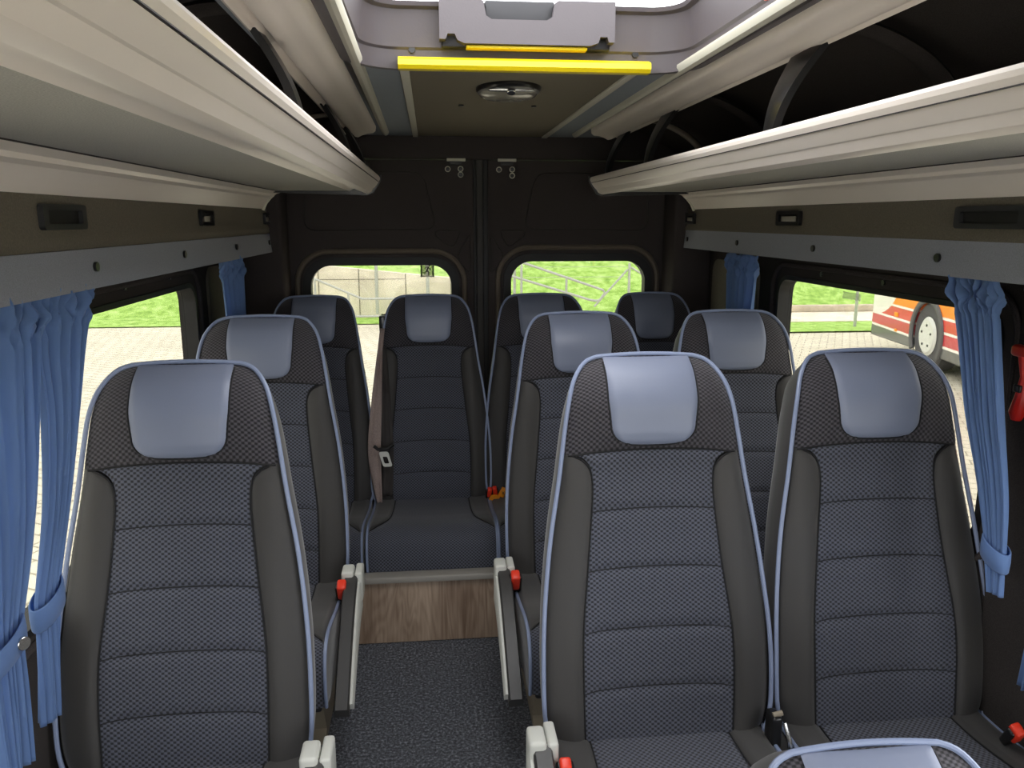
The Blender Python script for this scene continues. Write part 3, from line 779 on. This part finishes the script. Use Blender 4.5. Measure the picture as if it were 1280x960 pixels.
    # bright edging on bracket
# roof ribs in the dark cavity
for side in (-1, 1):
    for k, y in enumerate((1.56, 2.46, 3.02)):
        mb = MB(); A = [(.50, 1.80), (.62, 1.79), (.72, 1.755), (.80, 1.70), (.855, 1.62), (.878, 1.54)]
        P = [smoothint([(i/5, a[0]) for i, a in enumerate(A)], t/20) for t in range(21)]; Q = [smoothint([(i/5, a[1]) for i, a in enumerate(A)], t/20) for t in range(21)]
        mb.tube([(side*p, y, q) for p, q in zip(P, Q)], .02, 8, flat=(.03, .012))
        o = mb.build('roof_rib', M['doorrim'] if k == 2 else M['felt'], wl if side < 0 else wr)
# side service panel under racks, with lamps
for side in (-1, 1):
    nm = 'left' if side < 0 else 'right'
    mb = MB(); mb.prism([(.875, 1.465), (.872, 1.40), (.866, 1.388), (.866, 1.374), (.870, 1.366), (.989, 1.366), (.989, 1.465)], lambda u, v, t: (side*u, t, v), YF+.1, 3.36)
    o = mb.build('lining_panel', M['panel'], wl if side < 0 else wr)
    pos = ((1.50, .17, 'open lamp recess'), (2.42, .13, 'reading lamp'), (3.30, .13, 'reading lamp')) if side < 0 else ((1.46, .20, 'open lamp recess'), (2.34, .16, 'reading lamp'), (3.27, .13, 'reading lamp'))
    for k, (y, w, kd) in enumerate(pos):
        where = ('nearest', 'middle', 'rearmost')[k]
        r = thing('reading_lamp', '%s black reading lamp housing on the %s lining under the rack' % (where, nm), 'lamp', (side*.872, y, 1.425), 0, 'reading lamps under the racks')
        mb = MB(); mb.poly(rrect(-w/2, w/2, -.022, .022, .008, 4), [rrect(-w/2+.018, w/2-.018, -.012, .012, .004, 3)], lambda u, v, ww: (-side*ww, u, v), .010); mb.build('lamp_frame', M['black'] if k else M['frame'], r)
        mb = MB(); mb.box(-.002, .002, -w/2+.016, w/2-.016, -.013, .013); mb.build('recess', M['rubber'], r)
        if k:
            mb = MB(); mb.box(min(-side*.004, -side*.010), max(-side*.004, -side*.010), -w/2+.03, w/2-.04, -.010, .006, .002); mb.build('lens', M['lampglass'], r)
    # felt pelmet strip with plugs
    r = thing('curtain_pelmet', 'long slate grey pelmet strip carrying the %s curtains' % nm, 'pelmet', (0, 0, 0), 0, 'slate grey pelmet strips')
    mb = MB(); mb.prism([(.865, 1.374), (.858, 1.300), (.866, 1.300), (.872, 1.374)], lambda u, v, t: (side*u, t, v+(.004 if side > 0 else -.008)), YF+.1, 3.31); mb.build('felt_strip', M['rail'], r)
    for y in (1.06, 1.595, 2.155, 2.72, 3.27):
        mb = MB(); mb.cyl((side*.862, y, 1.332 if side < 0 else 1.341), (-side, 0, 0), .0095, .006, 14); mb.build('plug', M['black'], r)
    # clips along the window head
    for y in ((2.07, 2.42, 3.1) if side < 0 else (2.0, 2.34, 3.0)):
        mb = MB(); mb.cyl((side*.989, y, 1.255), (-side, 0, 0), .008, .005, 10); mb.build('trim_clip', M['black'], wl if side < 0 else wr)
# rear quarter panels (right one lit) and lower lining
for side in (-1, 1):
    mb = MB(); mb.poly(rrect(2.80, 3.28, .55, 1.26, .06), [], lambda u, v, w: (side*(.989-w), u, v), .008); mb.build('quarter_panel', M['panel'], wl if side < 0 else wr)
    mb = MB(); mb.box(min(side*.82, side*.99), max(side*.82, side*.99), 3.32, 3.50, ZS, 1.68, .02); mb.build('corner_post', M['door'], wl if side < 0 else wr)
# pillar on the right wall between windows
mb = MB(); mb.box(.9825, .99, 1.18, 1.485, .0, 1.29, .002); mb.build('pillar_cover', M['felt'], wr)
# red emergency hammer
r = thing('emergency_hammer', 'red emergency hammer mounted between the two right blue curtains', 'hammer', (.955, 1.418, 1.093))
mb = MB(); mb.tube([(0, .012, -.07), (0, .011, -.055), (0, .006, -.02), (0, .004, .02), (0, .010, .06)], [.010, .016, .012, .008, .012], 10); mb.build('handle', M['hammer'], r)
mb = MB(); mb.box(-.012, .012, -.035, .040, .058, .082, .008); mb.build('hammer_head', M['hammer'], r)
mb = MB(); mb.box(.012, .027, -.02, .03, -.05, .05, .003); mb.box(-.012, .014, -.002, .018, -.012, .004, .003); mb.build('holder', M['black'], r)

# ceiling lamp
r = thing('ceiling_lamp', 'oval grey ceiling lamp behind the yellow bar', 'lamp', (0.0, 2.235, ZK))
mb = MB(); rings = []
for z, k in ((0, 1.0), (-.006, 1.0), (-.012, .96), (-.014, .90)):
    rings.append([(.088*k*math.cos(2*PI*i/40), .118*k*math.sin(2*PI*i/40), z) for i in range(40)])
mb.loft(rings); mb.build('lamp_bezel', M['black'], r)
mb = MB(); rings = []
for z, k in ((-.012, .92), (-.020, .86), (-.026, .70), (-.029, .4)):
    rings.append([(.088*k*math.cos(2*PI*i/40), .012+.100*k*math.sin(2*PI*i/40), z) for i in range(40)])
mb.loft(rings); mb.build('lens', M['lampglass'], r)
mb = MB(); mb.cyl((0, -.075, -.014), (0, -.4, -1), .012, .012, 14); mb.box(-.06, .06, -.082, -.068, -.020, -.012, .003); mb.build('switch', M['chrome'], r)
for x, y in ((-.115, 2.56), (.112, 2.56)):
    mb = MB(); mb.cyl((x, y, ZK), (0, 0, -1), .008, .004, 10); tag(mb.build('ceiling_screw', M['black'], None), 'tiny dark screw in the ceiling panel, %s of the two behind the lamp' % ('left' if x < 0 else 'right'), 'screw', 'ceiling screws')

# roof hatch
r = thing('roof_hatch', 'grey roof hatch frame with bright glass above the aisle', 'roof hatch')
mb = MB()
N = 10
def hring(e, z): return [(x, y, z) for x, y in rrect(HX0-e, HX1+e, HY0-e, HY1+e, max(.02, .10+e), N)]
mb2 = [hring(.006, ZK-.012), hring(.028, ZK-.004), hring(.030, ZK+.004), hring(.0, ZK+.004)]
rings = [hring(.050, ZK+.004), hring(.040, ZK-.003), hring(.010, ZK-.012), hring(0, ZK-.010), hring(-.004, ZK+.03), hring(-.010, ZK+.035), hring(-.016, ZK+.09), hring(-.022, ZK+.112), hring(-.034, ZK+.117), hring(-.038, ZK+.126), hring(.030, ZK+.14), hring(.030, ZK+.004)]
mb.grid(rings, closeu=True); mb.build('hatch_frame', M['hatch'], r, smooth=40)
mb = MB(); mb.poly([(x, y) for x, y in rrect(HX0+.025, HX1-.025, HY0+.025, HY1-.025, .07, 8)], [], lambda u, v, w: (u, v, ZK+.134+w), .005); mb.build('hatch_glass', M['clear'], r, smooth=0)
# latch panel
mb = MB()
A = [(-.190, .012), (-.190, .118), (-.10, .118), (-.092, .112), (-.086, .075), (-.074, .066), (.050, .066), (.062, .075), (.068, .112), (.076, .118), (.205, .118), (.205, .012), (.192, .012), (.188, .026), (.172, .026), (.168, .010), (.150, .002), (-.135, .002), (-.150, .010), (-.156, .026), (-.172, .026), (-.176, .012)]
mb.poly(A, [], lambda u, v, w: (u, 1.895-.35*v*0-w, ZK+.033+v*.80), .035); mb.build('latch_panel', M['hatch'], r)
mb = MB(); mb.box(-.088, .070, 1.88, 1.905, ZK+.075, ZK+.13, .004); mb.build('latch_recess', M['frame'], r)
mb = MB(); mb.box(-.13, .145, 1.872, 1.90, ZK+.027, ZK+.034, .002); mb.build('release_handle', M['yellow'], r)
mb = MB(); mb.box(-.185, .20, 1.885, 1.915, ZK+.030, ZK+.125, .004); mb.build('latch_backing', M['frame'], r)
for x, w in ((-.252, 'l'), (.268, 'r')):
    mb = MB(); mb.cyl((x, 1.922, ZK+.030), (0, -1, 0), .008, .006, 12); mb.build('frame_screw', M['black'], r)
for y in (1.40, 1.31):
    mb = MB(); mb.cyl((HX1-.008, y, ZK+.040), (-1, 0, -.2), .017, .025, 16); mb.build('warning_knob', M['hammer'], r)
mb = MB()
pr = [(1.905, -.018), (1.880, -.018), (1.872, -.010), (1.874, .002), (1.880, .006), (1.886, .004), (1.892, .010), (1.93, .012), (1.93, -.010)]
mb.prism([(y, z) for y, z in pr], lambda u, v, t: (t, u, ZK+v), -.283, .295)
o = mb.build('hatch_edge_pad', M['yellow'], None, smooth=30); tag(o, 'bright yellow padded edge bar across the rear hatch rim', 'safety bar')
mb = MB(); mb.box(-.62, .62, HY0-.02, HY1+.02, 1.915, 1.92)   # roof skin around hatch
mb = MB(); mb.poly([(-.42, YF), (.42, YF), (.42, YR), (-.42, YR)], [[(HX0, HY0), (HX1, HY0), (HX1, HY1), (HX0, HY1)]], lambda u, v, w: (u, v, 1.856+w), .04); mb.build('roof_skin', M['felt'], ceil, smooth=0)
mb = MB(); mb.box(-.42, .42, YR-.02, YR+.04, 1.76, 1.90); mb.build('roof_end', M['felt'], ceil, smooth=0)

# ================================================================= OUTSIDE
GZ = -.65
mb = MB(); mb.box(-60, 60, -30, 18.0, GZ-.1, GZ); o = mb.build('ground', M['paver'], None, smooth=0); o['kind'] = 'structure'
# grass verge
mb = MB(); rows = []
for i in range(3):
    rows.append([(x, (15.95, 16.3, 16.7)[i], GZ+.02+.02*i) for x in [-40+k*2 for k in range(22)]])
mb.grid(rows)
mb.grid([[(x, y, GZ+.06) for x in (-40, -20, -5)] for y in (16.7, 17.08)])
mb.grid([[(x, y, GZ+.03) for x in (4.6, 8, 12, 16, 24)] for y in (13.9, 14.5, 15.25)])
tag(mb.build('grass_verge', M['grass'], None), 'narrow bright grass strip along the far edge of the pavers', 'grass', None, 'stuff')
# bank on the right and behind the wall
rnd = random.Random(3)
mb = MB(); rows = []
for i in range(26):
    t = i/25; row = []
    for k in range(81):
        x = -60+k*1.5
        y = 17.1+t*24
        z = -.66+(t*24)*.34+.08*rnd.uniform(-1, 1)*(i > 0)
        row.append((x, y, z))
    rows.append(row)
mb.grid(rows); tag(mb.build('grass_bank', M['grass'], None, smooth=80), 'steep bright green grass bank filling the view behind the pavers', 'grass', None, 'stuff')
# side banks seen through the left and right side windows
# concrete retaining wall
r = thing('retaining_wall', 'pale stained concrete retaining wall outside the left rear window', 'wall')
mb = MB(); mb.poly([(-4.9, GZ), (1.35, GZ), (1.35, .10), (-2.52, .50), (-4.9, .74)], [], lambda u, v, w: (u, 16.75+w, v), .25); mb.build('concrete_face', M['concrete'], r)
mb = MB()
for x in (-3.9, -2.55, -1.72, -.75, .2): mb.box(x-.008, x+.008, 16.742, 16.75, GZ, .22-.1033*(x-.19))
mb.box(-3.9, -.75, 16.742, 16.75, .20, .21)
mb.build('panel_joint', mat('concrete joint', (120, 116, 104), .9), r)
# ramp handrail in front of the wall
r = thing('handrail', 'grey steel handrail sloping down in front of the concrete wall', 'handrail')
mb = MB(); Y = 15.3
mb.tube([(-4.3, Y, .90), (-2.5, Y, .36), (-1.54, Y, -.065), (1.1, Y, -.075)], .022, 8); mb.build('top_rail', M['galv'], r)
mb = MB(); mb.tube([(-4.3, Y, .30), (-2.0, Y, -.27), (-1.65, Y, -.40), (1.1, Y, -.41)], .018, 8); mb.build('lower_rail', M['galv'], r)
for x, z in ((-3.3, .60), (-2.42, .33), (-1.80, .05), (-.78, -.07), (.15, -.07), (1.05, -.07)):
    mb = MB(); mb.tube([(x, Y, GZ+.05), (x, Y, z)], .022, 8); mb.build('post', M['galv'], r)
r = thing('handrail', 'pale steel stair handrail with looped end outside the right rear window', 'handrail')
mb = MB(); Y = 16.0
mb.tube([(1.1, Y, .78), (1.62, Y, .58), (3.18, Y, .05), (3.32, Y, .0), (3.36, Y, -.05), (3.26, Y, -.20), (3.18, Y, -.22), (3.05, Y, -.20), (1.2, Y, .37)], .025, 8); mb.build('looped_rail', M['galv'], r)
for x, z in ((1.62, .58), (2.55, .26)):
    mb = MB(); mb.tube([(x, Y, -.6), (x, Y, z)], .025, 8); mb.build('post', M['galv'], r)
mb = MB(); mb.tube([(1.5, Y+.2, -.5), (1.5, Y+.2, .42)], .03, 8); mb.build('post', M['galv'], r)
# fence
r = thing('wire_fence', 'thin wire fence with braced pale post on the grass bank', 'fence')
Y = 17.0
def fp(x, z): return (x, Y, z)
mb = MB(); mb.tube([fp(4.12, -.35), fp(4.12, .50)], .03, 8); mb.build('post', M['galv'], r)
mb = MB(); mb.tube([fp(4.08, .36), fp(3.35, -.45)], .022, 8); mb.build('brace', M['galv'], r)
mb = MB(); mb.tube([fp(4.16, .40), fp(4.75, .05)], .022, 8); mb.build('brace', M['galv'], r)
for z in (.42, .2):
    mb = MB(); mb.tube([fp(1.0, z), fp(4.1, z)], .004, 5); mb.build('wire', M['galv'], r)
for (x, z0, z1) in ((-1.3, .40, .80), (-.28, .20, .78)):
    mb = MB(); mb.tube([(x*1.03, 16.5, z0-.9), (x*1.03, 16.5, z1)], .035, 8); mb.build('post', M['galv'], r)
# sign pole at the right
r = thing('steel_post', 'thin grey steel post on the grass verge left of the bus', 'post', (8.02, 14.5, GZ))
mb = MB(); mb.tube([(0, 0, 0), (0, 0, 2.4)], .03, 10); mb.build('pole', M['galv'], r)
mb = MB(); mb.cyl((0, 0, 2.39), (0, 0, 1), .034, .03, 12); mb.build('pole_cap', M['galv'], r)
# kerb ramp behind the verge on the right
r = thing('stone_kerb', 'low pale stone kerb and path below the right grass bank', 'kerb')
mb = MB(); mb.box(4.8, 20, 16.9, 17.1, GZ, -.47, .02); mb.build('kerb_face', M['kerb'], r)
mb = MB(); mb.box(4.8, 20, 15.3, 16.88, GZ, GZ+.035); mb.build('kerb_path', M['concrete'], r)

# bus ---------------------------------------------------------------
bx, by = 7.0, 12.2; ang = math.atan2(9.38-12.2, 6.51-7.05)   # side runs towards the viewer
r = thing('bus', 'white bus with orange and red striped side parked outside the right window', 'bus', (bx, by, GZ), ang)
# local: +x along the side towards viewer, +y away from us (right hand)
L = 9.0; Wb = 2.5
def bus_mat():
    m = mat('striped bus paint', (240, 240, 240), .3, coat=.3)
    nt = m.node_tree; P = nt.nodes['Principled BSDF']; tc = nt.nodes.new('ShaderNodeTexCoord'); sx = nt.nodes.new('ShaderNodeSeparateXYZ'); nt.links.new(tc.outputs['Object'], sx.inputs[0])
    z = sx.outputs[2]; x = sx.outputs[0]
    rp = nt.nodes.new('ShaderNodeValToRGB'); rp.color_ramp.interpolation = 'CONSTANT'; e = rp.color_ramp.elements
    H = 3.0
    skirt = (96, 98, 98); white = (244, 240, 232); cr = (198, 62, 72); red = (212, 70, 62); org = (250, 140, 40)
    st = [(0, skirt), (.395, white), (.425, cr), (.580, white), (.612, red), (.765, white), (.80, org), (1.06, (190, 195, 195)), (1.2, (60, 66, 70)), (2.1, (60, 66, 70)), (2.2, white)]
    e[0].position = 0; e[0].color = lin(st[0][1]); e[1].position = st[1][0]/H; e[1].color = lin(st[1][1])
    for zz, c in st[2:]:
        k = e.new(zz/H); k.color = lin(c)
    nt.links.new(math_node(nt, 'DIVIDE', z, H), rp.inputs['Fac'])
    # white sweep near the corner: inside ellipse centred beyond the corner
    dx = math_node(nt, 'DIVIDE', math_node(nt, 'SUBTRACT', x, -.05), 1.05); dz = math_node(nt, 'DIVIDE', math_node(nt, 'SUBTRACT', z, 1.14), .57)
    d = math_node(nt, 'ADD', math_node(nt, 'MULTIPLY', dx, dx), math_node(nt, 'MULTIPLY', dz, dz))
    k = math_node(nt, 'LESS_THAN', d, 1.0)
    k = math_node(nt, 'MULTIPLY', k, math_node(nt, 'GREATER_THAN', z, .585))
    mx = nt.nodes.new('ShaderNodeMix'); mx.data_type = 'RGBA'; nt.links.new(k, mx.inputs[0]); nt.links.new(rp.outputs['Color'], mx.inputs[6]); mx.inputs[7].default_value = lin((236, 234, 228))
    nt.links.new(mx.outputs[2], P.inputs['Base Color'])
    return m
mb = MB()
wx, wr_ = 2.08, .50
side_out = [(0, .22)]+[(wx+wr_*math.cos(a), .50+wr_*math.sin(a)) for a in [PI+.52-(PI+1.04)*k/20 for k in range(21)]]+[(L, .22), (L, 3.0), (0, 3.0)]
mb.poly(side_out, [], lambda u, v, w: (u, -w*0+w, v), .06)
mb.box(.0, L, .06, Wb, .30, 3.0, .0)
o = mb.build('bus_body', bus_mat(), r, smooth=0)
o.modifiers.new('bv', 'BEVEL').width = .02
for k, (x) in enumerate((wx, 6.6)):
    mb = MB(); mb.cyl((x, .03, .49), (0, 1, 0), .475, .28, 40); w_ = mb.build('wheel', M['rubber'] if False else mat('tyre', (78, 78, 80), .8), r)
    mb = MB(); mb.cyl((x, .028, .49), (0, -1, 0), .27, .03, 32, .23); mb.build('hub', mat('pale wheel cover', (214, 216, 210), .4), w_)
    mb = MB()
    for q in range(5): mb.cyl((x+.15*math.cos(q*PI/2.5+.3), .0, .49+.15*math.sin(q*PI/2.5+.3)), (0, -1, 0), .018, .012, 10)
    mb.build('hub_nut', M['black'], w_)
mb = MB(); 
a0 = [PI+.52-(PI+1.04)*k/24 for k in range(25)]
mb.tube([(wx+(wr_-.01)*math.cos(a), -.005, .50+(wr_-.01)*math.sin(a)) for a in a0], .03, 8, flat=(.03, .045)); mb.build('wheel_arch', mat('arch rubber', (92, 92, 92), .7), r)
for (x, z, c, s_) in ((1.0, .665, 'orange', .055), (1.03, .43, 'orange', .035)):
    mb = MB(); mb.box(x-s_*1.2, x+s_*1.2, -.015, .01, z-s_*.6, z+s_*.6, .008); mb.build('side_light', M['orange'], r)
for k in range(5):
    mb = MB(); mb.box(.5+k*1.65, 2.0+k*1.65, -.006, .01, 1.25, 2.1, .01); mb.build('side_window', mat('dark bus glass', (40, 46, 50), .1) if k == 0 else bpy.data.materials['dark bus glass'], r)

# ================================================================= LIGHT
w = bpy.data.worlds.new('sky'); sc.world = w; w.use_nodes = True; nt = w.node_tree
bg = nt.nodes['Background']; bg.inputs['Strength'].default_value = 1.0
tc = nt.nodes.new('ShaderNodeTexCoord'); sx = nt.nodes.new('ShaderNodeSeparateXYZ'); nt.links.new(tc.outputs['Generated'], sx.inputs[0])
rp = nt.nodes.new('ShaderNodeValToRGB'); e = rp.color_ramp.elements; e[0].position = .0; e[0].color = (.85, .88, .92, 1); e[1].position = .6; e[1].color = (1.1, 1.1, 1.12, 1)
nt.links.new(sx.outputs[2], rp.inputs['Fac']); nt.links.new(rp.outputs['Color'], bg.inputs['Color'])
SKY = 6.4
bg.inputs['Strength'].default_value = SKY
def portal(name, loc, rot, sx_, sy_):
    l = bpy.data.lights.new(name, 'AREA'); l.shape = 'RECTANGLE'; l.size = sx_; l.size_y = sy_; l.cycles.is_portal = True
    o = bpy.data.objects.new(name, l); COL.objects.link(o); o.location = loc; o.rotation_euler = rot
portal('windscreen_portal', (0, YF-.08, .86), (PI/2, 0, 0), 1.68, 1.52)
portal('hatch_portal', (0, 1.44, ZK+.16), (0, 0, 0), .65, .86)
for side, W in ((-1, LW), (1, RW)):
    for a, b, c, d in W:
        portal('side_portal', (side*1.05, (a+b)/2, (c+d)/2), (0, side*PI/2, 0), d-c, b-a)
for x in (-.434, .438): portal('rear_portal', (x, 3.57, .88), (-PI/2, 0, 0), .62, .72)

# ================================================================= CAMERA
F = 980.0; VX, VY = 537.0, 275.0
th = math.atan((480-VY)/F); ps = math.atan((640-VX)*math.cos(th)/F)
fw = Vector((math.sin(ps)*math.cos(th), math.cos(ps)*math.cos(th), -math.sin(th))); rt = Vector((math.cos(ps), -math.sin(ps), 0)); up = rt.cross(fw)
cam = bpy.data.cameras.new('camera'); co = bpy.data.objects.new('camera', cam); COL.objects.link(co)
cam.sensor_width = 36; cam.lens = 36*F/1280; cam.clip_start = .02; cam.clip_end = 300
co.matrix_world = Matrix.Translation((-.22, 0, 1.42)) @ Matrix(((rt.x, up.x, -fw.x), (rt.y, up.y, -fw.y), (rt.z, up.z, -fw.z))).to_4x4()
sc.camera = co
sc.view_settings.view_transform = 'Standard'; sc.view_settings.look = 'None'; sc.view_settings.gamma = 1; sc.view_settings.use_curve_mapping = False
sc.view_settings.exposure = 0.15
sc.cycles.use_denoising = True
sc.cycles.max_bounces = 10; sc.cycles.diffuse_bounces = 6; sc.cycles.transparent_max_bounces = 12
